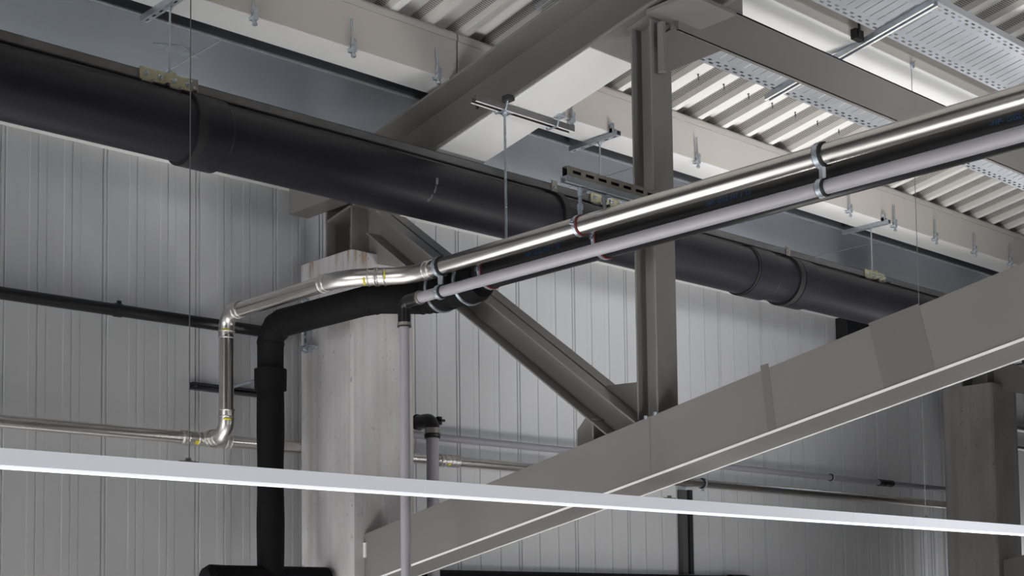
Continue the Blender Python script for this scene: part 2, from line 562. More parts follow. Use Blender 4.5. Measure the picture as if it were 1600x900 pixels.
# post between the two inclined beams
r = thing('steel_post', 'upright grey steel post in the middle joining the roof beam to the lower beam', 'post', (7.13, 6.21, 2.9))
poly = [(-.1, -.092), (.1, -.092), (.1, -.078), (.005, -.078), (.005, .078), (.1, .078), (.1, .092), (-.1, .092), (-.1, .078), (-.005, .078), (-.005, -.078), (-.1, -.078)]
mb = MB().prism(poly, (7.13, 6.212, 2.915), (1, 0, 0), (0, 1, 0), (0, 0, rb_z(6.212) - .018 - 2.915))
obj('shaft', mb, M['paint'], r, bevel=.003)
mb = MB().prism([(-.11, -.13), (.11, -.13), (.11, .13), (-.11, .13)], (7.13, 6.212, rb_z(6.212) - .018), (1, 0, 0), ROOFDIR, (0, 0, .016))
obj('cap_plate', mb, M['paint'], r, bevel=.002)

# lower inclined beam (box) with painted glints along its plate edges
def tb_top(y): return 2.925 + .197 * (6.12 - y)
def tb_bot(y): return 2.527 + .1955 * (6.12 - y)
TX0, TX1 = 6.972, 7.302
r = thing('lower_beam', 'big inclined grey box beam crossing the lower right in front of the wall', 'beam', (7.135, 6.0, tb_bot(6.0)))
def slab(x0, x1, y0, y1, zlo, zhi):
    m_ = MB()
    vs = [V((x, y, f(y))) for f in (zlo, zhi) for y in (y0, y1) for x in (x0, x1)]
    m_.add(vs, [(0, 2, 3, 1), (4, 5, 7, 6), (0, 1, 5, 4), (2, 6, 7, 3), (0, 4, 6, 2), (1, 3, 7, 5)])
    return m_
Y0, Y1 = 2.2, 9.19
obj('box_section', slab(TX0, TX1, Y0, Y1, lambda y: tb_bot(y) + .010, tb_top), M['paint'], r, bevel=.003)
obj('bottom_plate', slab(TX0 - .003, TX1 + .003, Y0, Y1 - .02, tb_bot, lambda y: tb_bot(y) + .010), M['paint'], r)
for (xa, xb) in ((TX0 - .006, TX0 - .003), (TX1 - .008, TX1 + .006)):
    e = obj('plate_edge_glint', slab(xa, xb, Y0, Y1 - .02, lambda y: tb_bot(y) - .004, lambda y: tb_bot(y) + (.012 if xa < 7 else 0)), M['edge'], r)
    e['label'] = 'glint painted along the edge of the bottom plate'
obj('seam', slab(TX0 - .003, TX0, 6.142, 6.154, lambda y: tb_bot(y) + .012, tb_top), M['paint'], r)
for y in (6.10, 6.18):
    obj('bolt', MB().hexa((TX0 + .004, y, tb_top(y) + .004), (0, 0, 1), .014, .022), M['zinc'], r)
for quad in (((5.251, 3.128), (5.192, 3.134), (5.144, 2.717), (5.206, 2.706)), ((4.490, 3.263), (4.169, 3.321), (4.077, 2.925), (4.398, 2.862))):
    q = obj('darker_patch', MB().prism(quad, (TX0 - .001, 0, 0), (0, 1, 0), (0, 0, 1), (.001, 0, 0)), M['patchgrey'], r)  # thin quad, slightly darker than the beam face
    q['label'] = 'slightly darker patch'
obj('end_tab', MB().box(TX0 - .012, TX0 + .002, 9.165, 9.195, 2.13, 2.25), M['edge'], r)

# diagonal brace: two channels back to back with a slot between them
bd = V((0, 9.047 - 6.319, 4.93 - 2.935)); bl = bd.length; bd.normalize()
bu = V((0, -bd.z, bd.y))
def brace(dx):
    r = thing('diagonal_brace', '', 'brace', (7.13 + dx, 6.4, 2.95))
    o0 = V((7.13 + dx, 6.319, 2.935)) - bd * .02
    H, t = .205, .012
    for s in (-1, 1):
        xo, xi = s * .16, s * .013
        poly = [(xi, 0), (xo, 0), (xo, -t), (xi + s * t, -t), (xi + s * t, -H + t), (xo, -H + t), (xo, -H), (xi, -H)]
        lo, hi = [], []
        for (px_, pu) in poly:
            p = o0 + V((px_, 0, 0)) + bu * pu
            k_ = (tb_top(p.y) - p.z) / (bd.z + .197 * bd.y)
            lo.append(p + bd * k_); hi.append(p + bd * bl)
        n_ = len(poly)
        mb = MB()
        for i_ in range(n_):
            j_ = (i_ + 1) % n_
            q_ = (0, 1, 2, 3) if s < 0 else (3, 2, 1, 0)
            mb.add([lo[i_], lo[j_], hi[j_], hi[i_]], [q_])
        mb.add(lo, [tuple(range(n_)) if s > 0 else tuple(range(n_ - 1, -1, -1))])
        mb.add(hi, [tuple(range(n_)) if s < 0 else tuple(range(n_ - 1, -1, -1))])
        obj('channel', mb, M['paint'], r, bevel=.002)
    mb = MB().prism([(6.312, tb_top(6.312) + .002), (6.312, 3.19), (6.66, 3.205), (6.95, 2.93), (6.95, tb_top(6.95) + .002)], (7.124 + dx, 0, 0), (0, 1, 0), (0, 0, 1), (.012, 0, 0))
    obj('gusset_plate', mb, M['paint'], r, bevel=.002)
    mb = MB().box(7.0 + dx, 7.26 + dx, 6.675, 6.69, tb_top(6.675) + .002, 2.97)
    obj('end_plate', mb, M['paint'], r)
    return r
b1 = brace(0)
b1['label'] = 'diagonal grey double-channel brace between column top and foot of the steel post'

# stub on top of the column, carrying the roof beam
def stub(dx):
    r = thing('column_stub', '', 'post', (7.2 + dx, 9.5, 4.62))
    b2, h2 = .485, .37
    poly = ibeam_poly(b2, h2, .022, .014)
    mb = MB().prism(poly, (RBX + dx, 9.495, 4.615), (1, 0, 0), (0, 1, 0), (0, 0, .60))
    obj('shaft', mb, M['paint'], r, bevel=.002)
    mb = MB().prism([(9.54, 4.90), (9.53, 4.64), (9.25, 4.55), (8.80, 4.42), (8.80, 4.72), (9.229, 4.99)], (7.124 + dx, 0, 0), (0, 1, 0), (0, 0, 1), (.012, 0, 0))
    obj('gusset_plate', mb, M['paint'], r)
    mb = MB().box(RBX - .24 + dx, RBX + .24 + dx, 9.29, 9.70, 4.60, 4.625)
    obj('base_plate', mb, M['paint'], r)
    return r
s1 = stub(0)
s1['label'] = 'short dark steel stub standing on the pale stained concrete column'
s2 = stub(10.23)
s2['label'] = 'short dark steel stub standing on the far right concrete column'
mb = MB().box(6.755, 6.945, 9.34, 9.92, 5.035, 5.06).box(6.755, 6.775, 9.34, 9.92, 5.06, 5.30).box(6.755, 6.945, 9.90, 9.92, 5.06, 5.30)
o = obj('seat_bracket', mb, M['paint'], bevel=.002)
tag(o, 'small grey steel seat bracket beside the stub, under the large drain pipe', 'bracket')
o = obj('cross_member', MB().prism(ibeam_poly(.3, .3, .02, .012), (17.43, 8.95, 5.0), (0, 1, 0), (0, 0, 1), (3.0, 0, 0)), M['dgrey'])
tag(o, 'dark steel member above the far right concrete column', 'beam')
lb = thing('lower_beam', 'end of a second inclined grey beam at the far right column foot', 'beam', (17.4, 8.6, 2.2))
obj('box_section', slab(TX0 + 10.23, TX1 + 10.23, 8.2, 9.19, lambda y: tb_bot(y) - .03, tb_top), M['paint'], lb, bevel=.003)

# edge beam along the wall direction at the post head, with knee gusset
r = thing('edge_beam', 'dark grey steel edge beam running right from the post head below the bright white strip', 'beam', (8.5, 6.05, 5.57))
YB = 6.03
zb0, zb1 = 1.6 + .649 * YB, 1.6 + .700 * YB
mb = MB().box(7.20, 19, YB, YB + .014, zb0, zb1).box(7.20, 19, YB, YB + .07, zb1 - .014, zb1).box(7.20, 19, YB, YB + .03, zb0, zb0 + .012)
obj('channel', mb, M['paint'], r, bevel=.002)
mb = MB().prism([(7.06, 5.215), (7.06, zb0 - .055), (7.20, zb0 + .03), (7.26, zb0 + .03), (7.67, zb0 + .004), (7.67, zb0 - .008), (7.09, 5.200)], (0, YB + .012, 0), (1, 0, 0), (0, 0, 1), (0, .018, 0))
g = obj('knee_gusset', mb, M['paint'], r, bevel=.003)
mb = MB().box(7.045, 7.075, YB + .0, YB + .05, 5.20, 5.54)
obj('gusset_lip', mb, M['paint'], r, bevel=.004)
mb = MB().box(7.45, 7.915, YB + .01, YB + .06, zb1 - .01, 6.085)
obj('packing_plate', mb, M['paint'], r)
mb = MB().box(6.96, 7.43, 5.72, 6.10, rb_z(5.9) - .075, rb_z(5.9) - .045)
obj('junction_plate', mb, M['paint'], r, bevel=.003)

# purlins along the wall
def purlin(x0, x1, yn, yf, zb, zt, label):
    r = thing('roof_purlin', label, 'purlin', ((x0 + x1) / 2, yn, zb))
    mb = MB().box(x0, x1, yn, yf, zb, zt - .075)
    obj('web_box', mb, M['cream'], r, bevel=.006)
    c = .03
    poly = [(yn - .004, zt - .075), (yf, zt - .075), (yf, zt), (yn + c, zt), (yn + c * .4, zt - .008), (yn - .004, zt - .03)]
    mb = MB().prism(poly, (x0, 0, 0), (0, 1, 0), (0, 0, 1), (x1 - x0, 0, 0))
    obj('top_flange', mb, M['cream'], r)
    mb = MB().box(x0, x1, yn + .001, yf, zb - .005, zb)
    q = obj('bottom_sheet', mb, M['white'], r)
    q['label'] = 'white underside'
    return r
ZP = 5.712
purlin(1.8, 7.03, 8.078, 8.393, ZP, 6.108, 'cream roof purlin at upper left, ending at the joint over the roof beam')
purlin(7.045, 19.5, 8.078, 8.393, ZP, 6.108, 'long cream roof purlin along the wall, right of the roof beam joint')
purlin(7.0, 19.5, 6.10, 6.42, 6.088, 6.48, 'cream roof purlin with bright white underside above the dark edge beam')

# ventilation duct beyond the purlin
r = thing('ventilation_duct', 'long flat blue-grey sheet metal duct along the wall above the large drain pipe', 'duct', (10, 8.6, 5.72))
ZD = 5.725
YD = 8.572
obj('bottom_sheet', MB().box(1.8, 19.5, YD, 10.12, ZD, ZD + .006), M['duct'], r)
obj('side_sheet', MB().box(1.8, 19.5, YD, YD + .006, ZD + .006, 6.02), M['ductshade'], r)
obj('edge_fold', MB().box(1.8, 19.5, YD - .012, YD + .02, ZD - .010, ZD), M['galv'], r)
for (x, yy) in ((5.28, 0), (9.62, 0), (13.60, 0)):
    q = obj('seam', MB().box(x, x + .012, YD + .02, 10.1, ZD - .003, ZD), M['galv'], r)
q = obj('tape_patch', MB().prism([(4.95, 8.96), (5.13, 8.86), (5.34, 8.98), (5.30, 9.06), (5.10, 9.03)], (0, 0, ZD - .002), (1, 0, 0), (0, 1, 0), (0, 0, .002)), M['tape'], r)
q['label'] = 'shiny tape patch with creases'

# ------------------------------------------------------------------ large drain pipe on its rail
SY, SZ, SR = 8.22, 4.863, .2185
def ang_ring(mbx, x, r0, r1, hw): return mbx.ring((x, SY, SZ), (1, 0, 0), r0, r1, hw, 48)
r = thing('drain_pipe', 'very large black drain pipe hung along the whole wall under the duct', 'pipe', (10, SY, SZ))
obj('barrel', MB().tube([(1.8, SY, SZ), (19.5, SY, SZ)], SR, 56), M['sewer'], r)
def sleeve(x0, x1, dr=.014):
    mb = MB().revolve((0, SY, SZ), (1, 0, 0), [(x0, SR - .004), (x0, SR + dr), (x1 - .03, SR + dr), (x1, SR + .001)], 56)
    return obj('socket', mb, M['sewer'], r)
sleeve(4.81, 5.03, .024)
sleeve(10.66, 11.0, .018)
sleeve(11.36, 11.62, .022)
for x in (10.65,):
    obj('seal_ring', ang_ring(MB(), x, SR - .002, SR + .012, .012), M['rubber'], r)
mb = MB()
for (t0, t1) in ((0.1, .32), (.38, .62), (.7, .95)):
    for k in range(5):
        t = t0 + (t1 - t0) * k / 5
        a = -0.35 - t * 1.0
        a += .03 * math.sin(k * 2.1)
        dx = 6.76 - .06 * t * t
        p = V((dx + .008 * math.sin(k * 3 + t0 * 9), SY - math.cos(a + .55) * (SR + .001), SZ + math.sin(a + .55) * (SR + .001)))
        n_ = V((0, -math.cos(a + .55), math.sin(a + .55))); tg = V((0, math.sin(a + .55), math.cos(a + .55)))
        mb.obox(p, (.006, 0, 0), tg * .012, n_ * .001)
q = obj('scuff_mark', mb, M['scuff'], r)
q['label'] = 'pale scratched streak'

def pipe_clamp(x, label):
    c = thing('pipe_clamp', label, 'pipe clamp', (x, SY, SZ + SR), 'black clamps round the large drain pipe')
    obj('band', ang_ring(MB(), x, SR + .0005, SR + .024, .036), M['rubber'], c)
    obj('bracket', MB().box(x - .01, x + .055, SY - .052, SY - .044, SZ + .243, SZ + .333), M['tanstrut'], c)
    obj('bolt', MB().hexa((x + .02, SY - .056, SZ + .273), (0, 1, 0), .010, .012), M['zinc'], c)
    obj('bolt', MB().hexa((x + .0, SY - .056, SZ + .311), (0, 1, 0), .008, .012), M['zinc'], c)
    return c
pipe_clamp(4.79, 'black clamp round the drain pipe at its upper left socket, beside the yellowish rail plate')
pipe_clamp(8.13, 'black clamp round the drain pipe in the middle, left of the steel post')
pipe_clamp(11.31, 'black clamp round the drain pipe at right between its two sockets')

r = thing('mounting_rail', 'long dark grey rail running just above the large drain pipe', 'rail', (10, SY, 5.12))
RZ = 5.115
mb = MB()
mb.box(1.8, 19.5, SY - .040, SY - .035, RZ + .006, RZ + .056).box(1.8, 19.5, SY + .035, SY + .040, RZ + .006, RZ + .056)
mb.box(1.8, 19.5, SY - .040, SY - .020, RZ, RZ + .006).box(1.8, 19.5, SY + .020, SY + .040, RZ, RZ + .006).box(1.8, 19.5, SY - .04, SY + .04, RZ + .052, RZ + .057)
obj('channel', mb, M['rail'], r)
# hangers: perforated bracket on the purlin, threaded rod, rail plate
def hanger(x, plate_dx, label_b, label_r, label_p):
    b = thing('cantilever_bracket', label_b, 'bracket', (x, 8.25, 5.66), 'slotted channel brackets on the purlin')
    us = [0]; L = .565; n = 6
    for k in range(n):
        us += [L * (k + .3) / n, L * (k + .75) / n]
    us.append(L)
    vs = [-.026, -.008, .008, .026]
    mb = MB().plate(us, vs, lambda i, j: j == 1 and i % 2 == 1, (x, 7.995, 5.664), (0, 1, 0), (1, 0, 0), (0, 0, .004))
    mb.box(x - .026, x - .022, 7.995, 8.56, 5.668, 5.705).box(x + .022, x + .026, 7.995, 8.56, 5.668, 5.705)
    obj('channel', mb, M['galv'], b)
    obj('shaded_channel_back', MB().box(x - .022, x + .022, 7.995, 8.56, 5.698, 5.704), M['darkstrut'], b)  # coloured dark to paint in the shade behind the slots
    mb = MB().box(x - .03, x - .012, 8.035, 8.075, 5.70, 5.775).box(x - .03, x + .03, 8.045, 8.075, 5.70, 5.735)
    obj('purlin_clip', mb, M['zinc'], b)
    rod = thing('threaded_rod', label_r, 'rod', (x, SY, 5.2), 'threaded rods carrying the drain pipe rail')
    xx = x + .004
    obj('rod', MB().tube([(xx, SY, RZ + .05), (xx, SY, 5.70)], .0075, 10), M['zinc'], rod)
    obj('nut', MB().hexa((xx, SY, 5.653), (0, 0, 1), .018, .018), M['zinc'], rod)
    obj('nut', MB().hexa((xx, SY, RZ + .10), (0, 0, 1), .016, .02), M['zinc'], rod)
    pl = thing('rail_plate', label_p, 'plate', (xx, SY - .05, RZ - .01), 'bolted splice plates on the mounting rail')
    w = .18
    px = xx + plate_dx
    mb = MB().box(px - w, px + w, SY - .060, SY - .045, RZ - .012, RZ + .070)
    obj('plate', mb, M['yellowzinc'], pl, bevel=.003)
    obj('rod_lug', MB().box(xx - .02, xx + .02, SY - .05, SY + .02, RZ + .058, RZ + .090), M['yellowzinc'], pl)
    for k in range(4):
        bx = px - w + .04 + k * .10
        obj('bolt', MB().hexa((bx, SY - .066, RZ + .028), (0, 1, 0), .017, .014).tube([(bx, SY - .09, RZ + .028), (bx, SY - .06, RZ + .028)], .008, 8), M['zinc'], pl)
        obj('lower_bracket', MB().box(bx - .035, bx + .045, SY - .075, SY - .06, RZ - .028, RZ - .018).box(bx + .030, bx + .048, SY - .105, SY - .06, RZ - .032, RZ - .012), M['darkstrut'] if k % 2 else M['tanstrut'], pl)
    return b
hanger(4.66, -.065, 'slotted bracket under the purlin in the upper left corner', 'thin threaded rod hanging in the upper left corner above the yellowish plate', 'yellowish rail plate with four bolts at the upper left of the drain pipe')
hanger(8.75, .0, 'slotted bracket under the purlin just left of the steel post', 'threaded rod hanging just left of the steel post', 'rail plate partly hidden behind the shiny steel pipe left of the post')
hanger(12.86, -.04, 'slotted bracket under the purlin at the right between beam clamps', 'threaded rod hanging at the right above the black drain pipe', 'yellowish rail plate with bolts at the right end of the drain pipe')

# beam clamps along the purlin
def flange_clamp(x):
    c = thing('beam_clamp', '', 'beam clamp', (x, 8.078, 5.70), 'zinc beam clamps along the purlin')
    yn = 8.078
    poly = [(yn - .036, 5.675), (yn + .03, 5.680), (yn + .03, 5.702), (yn - .010, 5.702), (yn - .010, 5.722), (yn + .004, 5.74), (yn - .02, 5.775), (yn - .036, 5.755)]
    mb = MB().prism(poly, (x - .019, 0, 0), (0, 1, 0), (0, 0, 1), (.038, 0, 0))
    obj('jaw', mb, M['zinc'], c, bevel=.002)
    obj('rod', MB().tube([(x - .006, yn - .024, 5.64), (x - .02, yn - .024, 5.91)], .008, 10), M['zinc'], c)
    obj('nut', MB().hexa((x - .006, yn - .024, 5.645), (0, 0, 1), .019, .02).hexa((x - .006, yn - .024, 5.672), (0, 0, 1), .015, .012), M['zinc'], c)
    return c
cl0 = flange_clamp(5.214)
names = ['first beam clamp from the left on the upper left purlin', 'second beam clamp from the left on the upper left purlin', 'third beam clamp from the left, beside the roof beam edge',
         'beam clamp just behind the end of the slotted rail under the roof beam', 'single beam clamp just right of the steel post', 'beam clamp just left of the right-hand slotted bracket',
         'beam clamp just right of the right-hand slotted bracket', 'third beam clamp from the right end of the purlin', 'second beam clamp from the right end of the purlin', 'last beam clamp at the right end, above the lower beam']
for i, x in enumerate((5.214, 6.039, 6.83, 8.263, 9.86, 12.245, 13.066, 13.874, 14.701, 15.515)):
    c = cl0 if i == 0 else dup(cl0, (x - 5.214, 0, 0), '')
    c['label'] = names[i]

# screw tips poking through the deck
sc0 = obj('roof_screw', MB().tube([(9.128, 7.72, deck_z(7.72) + .06), (9.120, 7.72, deck_z(7.72) + .113)], .005, 8).hexa((9.122, 7.72, deck_z(7.72) + .108), (0, 0, 1), .010, .006), M['dgrey'])
tag(sc0, 'small screw tip poking through the ribbed roof deck', 'screw', 'screw tips in the roof deck')
for k in range(1, 14):
    o = sc0.copy(); COL.objects.link(o)
    yy = 7.72 if k < 9 else 7.40
    o['label'] = sc0['label']
    o.location = sc0.location + V((.35 * k if k < 9 else .35 * (k + 2), yy - 7.72, -S * (yy - 7.72)))

# ------------------------------------------------------------------ slotted strut rails
def strut_x(name, x0, x1, y, z0, w=.041, hgt=.041, material=None, slots=True, parent=None, up=True):
    """channel along X, open side down; slotted web on top or on its side facing the room"""
    mb = MB()
    t = .003
    mb.box(x0, x1, y - w / 2, y - w / 2 + t, z0, z0 + hgt).box(x0, x1, y + w / 2 - t, y + w / 2, z0, z0 + hgt)
    mb.box(x0, x1, y - w / 2 + t, y + w / 2 - t, z0 + hgt - t, z0 + hgt)
    mb.box(x0, x1, y - w / 2, y - w / 2 + .010, z0 - t, z0).box(x0, x1, y + w / 2 - .010, y + w / 2, z0 - t, z0)
    return obj(name, mb, material, parent)

r = thing('strut_rail', 'slotted steel rail clamped across the underside of the roof beam', 'rail', (7.15, 7.48, 5.27))
zs = rb_z(7.48) - .052
strut_x('channel', 6.665, 7.66, 7.48, zs, .062, .044, M['rail'], parent=r)
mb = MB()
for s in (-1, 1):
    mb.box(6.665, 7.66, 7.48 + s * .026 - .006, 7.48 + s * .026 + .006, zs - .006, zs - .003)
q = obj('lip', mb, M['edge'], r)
for x in (6.93, 7.455):
    mb = MB().tube(fillet([(x, 7.40, zs + .085), (x, 7.43, zs - .012), (x, 7.54, zs - .012), (x, 7.56, zs + .06)], [.012, .012], 5)[0], .007, 10)
    q = obj('hook_bolt', mb, M['zinc'], r)
    obj('clamp_block', MB().box(x - .03, x + .035, 7.37, 7.44, zs + .046, zs + .085), M['darkstrut'] if x < 7 else M['zinc'], r, bevel=.003)
obj('washer_plate', MB().box(6.925, 7.02, 7.455, 7.525, zs - .014, zs - .006), M['zinc'], r, bevel=.002)
rod = thing('threaded_rod', 'long threaded rod dropping from the slotted rail to the shiny steel pipe', 'rod', (6.975, 7.49, 4.15))
obj('rod', MB().tube([(6.975, 7.49, 4.13), (6.975, 7.49, zs - .01)], .0095, 12), M['zinc'], rod)
obj('nut', MB().hexa((6.975, 7.49, zs - .022), (0, 0, 1), .018, .016), M['zinc'], rod)

r = thing('strut_rail', 'short slotted rail end at the top edge on the roof beam flange', 'rail', (7.1, 7.0, 6.05))
d_ = V((0, -1, .189))
a0 = V((7.16, 7.31, 6.07))
mb = MB()
for (dx, w_) in ((-.03, .004), (.03, .004)):
    mb.obox(a0 + V((dx, 0, 0)) + d_ * .3, (w_, 0, 0), d_ * .3, (0, 0, .02))
mb.obox(a0 + d_ * .3 + V((0, 0, .018)), (.03, 0, 0), d_ * .3, (0, 0, .002))
obj('channel', mb, M['galv'], r)
mb = MB()
for dx in (-.028, -.010, .010, .028):
    mb.obox(a0 + V((dx, 0, -.022)) + d_ * .3, (.004, 0, 0), d_ * .3, (0, 0, .002))
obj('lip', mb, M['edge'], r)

# ------------------------------------------------------------------ foreground pipes towards the wall
PX, PZ, PR = 6.3, 4.042, .0582
pts, bends = fillet([(PX, -.6, PZ), (PX, 7.76, PZ), (5.985, 8.13, PZ), (5.985, 9.655, PZ), (5.985, 9.655, 3.08), (5.985, 9.89, 3.08)], [.42, .42, .115, .115], 12)
r = thing('steel_pipe', 'shiny steel pipe from the upper right, jogging past the column and dropping to the wall', 'pipe', (PX, 6.0, PZ))
def seg(a, bq, rad=PR, n=36):
    return MB().tube([a, bq], rad, n)
def at_len(p, q, d):
    return p + (q - p).normalized() * d
cur = pts[0]
for bi, (s0, s1) in enumerate(bends):
    A, B = pts[s0], pts[s1]
    nxt = pts[bends[bi + 1][0]] if bi + 1 < len(bends) else pts[-1]
    obj('pipe_length', seg(cur, A), M['steel'], r)
    mb = MB()
    tin = (pts[s0 + 1] - pts[s0]).normalized(); tout = (pts[s1] - pts[s1 - 1]).normalized()
    ext = .075 if bi != 3 else .05
    path = [A - tin * .085] + pts[s0:s1 + 1] + [B + tout * ext]
    mb.tube(path, PR + .003, 32)
    for (c_, t_) in ((A - tin * .085, tin), (A - tin * .035, tin), (B + tout * ext, tout), (B + tout * (ext - .05), tout)):
        mb.bead(c_, t_, PR + .004, .006)
    el = obj('elbow', mb, M['fitting'], r)
    cm, tm = (A - tin * .012, tin) if bi in (1, 3) else (B + tout * .018, tout)
    a_ = {0: .6, 1: 3.9, 2: 3.6, 3: 3.4}[bi]
    # press mark: short yellow band on the visible side
    mkb = MB()
    view = (V((0, 0, 1.6)) - cm).normalized()
    side = (view - view.dot(tm) * tm).normalized()
    bt = tm.cross(side)
    arc = []
    for k in range(7):
        aa = (-.55 + 1.1 * k / 6) + {0: .25, 1: -.55, 2: .1, 3: -.15}[bi]
        arc.append(cm + (PR + .0042) * (math.cos(aa) * side + math.sin(aa) * bt))
    vs = []
    for p in arc:
        vs += [p - tm * .008, p + tm * .008]
    mkb.add(vs, [(2 * k, 2 * k + 1, 2 * k + 3, 2 * k + 2) for k in range(6)], True)
    mk = obj('press_mark', mkb, M['mark'], el)
    sd = mk.modifiers.new('thickness', 'SOLIDIFY'); sd.thickness = .0008
    mk['label'] = 'yellow press mark'
    cur = B
obj('pipe_length', seg(cur, pts[-1]), M['steel'], r)

# grey plastic pipe below it, turning down in front of the column
GZ, GR = 3.866, .0385
r = thing('plastic_pipe', 'grey plastic pipe under the shiny steel pipe, turning straight down in front of the column', 'pipe', (PX, 6, GZ))
obj('pipe_length', seg((PX, -.6, GZ), (PX, 7.70, GZ), GR), M['pvc'], r)
gp, gb = fillet([(PX, 7.66, GZ), (PX, 7.83, GZ), (PX, 7.83, 3.69)], [.055], 8)
mb = MB().tube(gp, GR + .007, 28)
mb.bead(gp[0], (0, 1, 0), GR + .006, .006).bead(gp[-1], (0, 0, 1), GR + .007, .006)
e = obj('elbow', mb, M['bpipe'], r); e['label'] = 'black elbow'
obj('collar', MB().ring((PX, 7.655, GZ), (0, 1, 0), GR, GR + .010, .012).ring((PX, 7.83, 3.705), (0, 0, 1), GR, GR + .011, .012), M['tanstrut'], r)
obj('riser', MB().tube([(PX, 7.83, 3.70), (PX, 7.83, FLOOR_Z)], GR - .003, 28), M['pvc'], r)

# black pipe behind both, insulated with foam from the jog onwards
BX, BZ, BR = 6.52, 3.981, .104
IX = 6.29
r = thing('black_pipe', 'thick black pipe behind the shiny steel pipe, bending down left of the concrete column', 'pipe', (BX, 6, BZ))
obj('bare_pipe', seg((BX, -.6, BZ), (BX, 7.55, BZ), BR), M['bpipe'], r)
bp_, bb = fillet([(BX, 7.40, BZ - .03), (BX, 7.80, BZ - .055), (IX, 8.22, BZ - .035), (IX, 9.50, BZ - .02), (IX, 9.50, 1.95)], [.30, .30, .16], 12)
for k in range(1, 8):
    bp_.insert(len(bp_) - 1, V((IX, 9.50, bp_[bb[2][1]].z + (1.95 - bp_[bb[2][1]].z) * k / 8)))
rad = []
for i, p in enumerate(bp_):
    rad.append(.106 + .004 * math.sin(i * 1.7) + (.012 if p.y < 8.1 else 0))
mb = MB().tube(bp_, .105, 36, radii=rad)
ins = obj('insulation', mb, M['foam'], r)
mb = MB().revolve((BX, 7.40, BZ - .03), (0, 1, 0), [(-.15, .07), (-.15, .120), (-.10, .143), (.10, .147), (.12, .135), (.18, .135), (.20, .147), (.36, .147), (.42, .10)], 36)
obj('foam_end', mb, M['foam'], r)
obj('coupling', MB().revolve((IX, 9.50, 3.53), (0, 0, 1), [(-.083, .09), (-.083, .126), (.083, .128), (.083, .09)], 36), M['foam'], r)
for (y, rr, tilt) in ((7.68, .153, .0), (7.38, .152, .0)):
    mb = MB().ring((BX, y, BZ - .03), V((tilt, 1, 0)), rr - .006, rr + .004, .012, 40)
    q = obj('band_clamp', mb, M['zinc'], r)
    q['label'] = 'silver band clamp'
obj('foot_tee', MB().revolve((IX, 9.50, 1.955), (1, 0, 0), [(-.60, .02), (-.59, .085), (-.54, .112), (-.40, .108), (.52, .108), (.54, .02)], 32), M['foam'], r)
def lettering(text, y0, size):
    cu = bpy.data.curves.new('lettering', 'FONT')
    cu.body = text
    cu.size = size
    cu.extrude = .0004
    tmp = bpy.data.objects.new('lettering_text', cu)
    me = bpy.data.meshes.new_from_object(tmp)
    bpy.data.objects.remove(tmp); bpy.data.curves.remove(cu)
    o = bpy.data.objects.new('lettering', me)
    COL.objects.link(o)
    o.parent = r
    # tangent to the pipe on the side facing the room
    n_ = V((-.86, 0, -.30)).normalized()
    n_ = V((-.985, 0, .17)).normalized()
    ex = V((0, -1, 0)); ez = n_; ey = ez.cross(ex)
    mm = Matrix((ex, ey, ez)).transposed().to_4x4()
    mm.translation = V((BX, y0, BZ)) + n_ * (BR + .0008) - ey * size * .35 - WL[r.name]
    o.matrix_local = mm
    me.materials.clear(); me.materials.append(M['blue'])
    o['label'] = 'small blue print'
    return o
lettering('-HP- GGL-FIT 1 12', 5.20, .042)
lettering('-HP- GGL-FIT 1 12', 6.72, .042)
lettering('-HP- GGL-FIT 1 12', 3.42, .042)

# clamps on the foreground pipes
def twin_clamp(y, label):
    c = thing('double_pipe_clamp', label, 'pipe clamp', (PX, y, PZ), 'twin silver clamps joining steel and plastic pipe')
    for (z, rr) in ((PZ, PR), (GZ, GR)):
        obj('rubber_lining', MB().ring((PX, y, z), (0, 1, 0), rr + .0005, rr + .009, .026, 36), M['rubber'], c)
        obj('band', MB().ring((PX, y + .004, z), (0, 1, 0), rr + .0085, rr + .013, .016, 36), M['zinc'], c)
        for s in (-1, 1):
            obj('clamp_screw', MB().box(PX + s * (rr + .006) - .008, PX + s * (rr + .006) + .008, y - .012, y + .018, z - .004, z + .004).hexa((PX + s * (rr + .014), y, z + .006), (0, 0, 1), .006, .010), M['zinc'], c)
    obj('link_nut', MB().hexa((PX, y, (PZ - PR + GZ + GR) / 2), (0, 0, 1), .020, PZ - PR - GZ - GR - .014), M['galv'], c)
    return c
twin_clamp(4.31, 'silver twin clamp on the steel and grey pipes at the right of the steel post')
twin_clamp(7.43, 'silver twin clamp on the steel and grey pipes beside the concrete column')
def red_clamp(x, y, z, rr, label, grp='clamps with dark red rubber lining'):
    c = thing('lined_pipe_clamp', label, 'pipe clamp', (x, y, z), grp)
    obj('red_lining', MB().ring((x, y, z), (0, 1, 0), rr + .0005, rr + .007, .018, 36), M['red'], c)
    obj('band', MB().ring((x, y + .004, z), (0, 1, 0), rr + .0065, rr + .010, .012, 36), M['zinc'], c)
    mb = MB()
    for s in (-1, 1):
        mb.box(x + s * (rr + .016) - .012, x + s * (rr + .016) + .012, y - .010, y + .016, z + .014, z + .018)
        mb.box(x + s * (rr + .016) - .012, x + s * (rr + .016) + .012, y - .010, y + .016, z - .002, z + .002)
        mb.hexa((x + s * (rr + .018), y + .003, z + .012), (0, 0, 1), .007, .034)
    obj('clamp_screw', mb, M['zinc'], c)
    mb = MB().hexa((x, y, z + rr + .022), (0, 0, 1), .016, .030)
    obj('thread_nut', mb, M['zinc'], c)
    return c
red_clamp(PX, 6.09, PZ, PR, 'red-lined clamp holding the shiny steel pipe just left of the post')
red_clamp(BX, 6.09, BZ, BR, 'red-lined clamp holding the black pipe just left of the post')
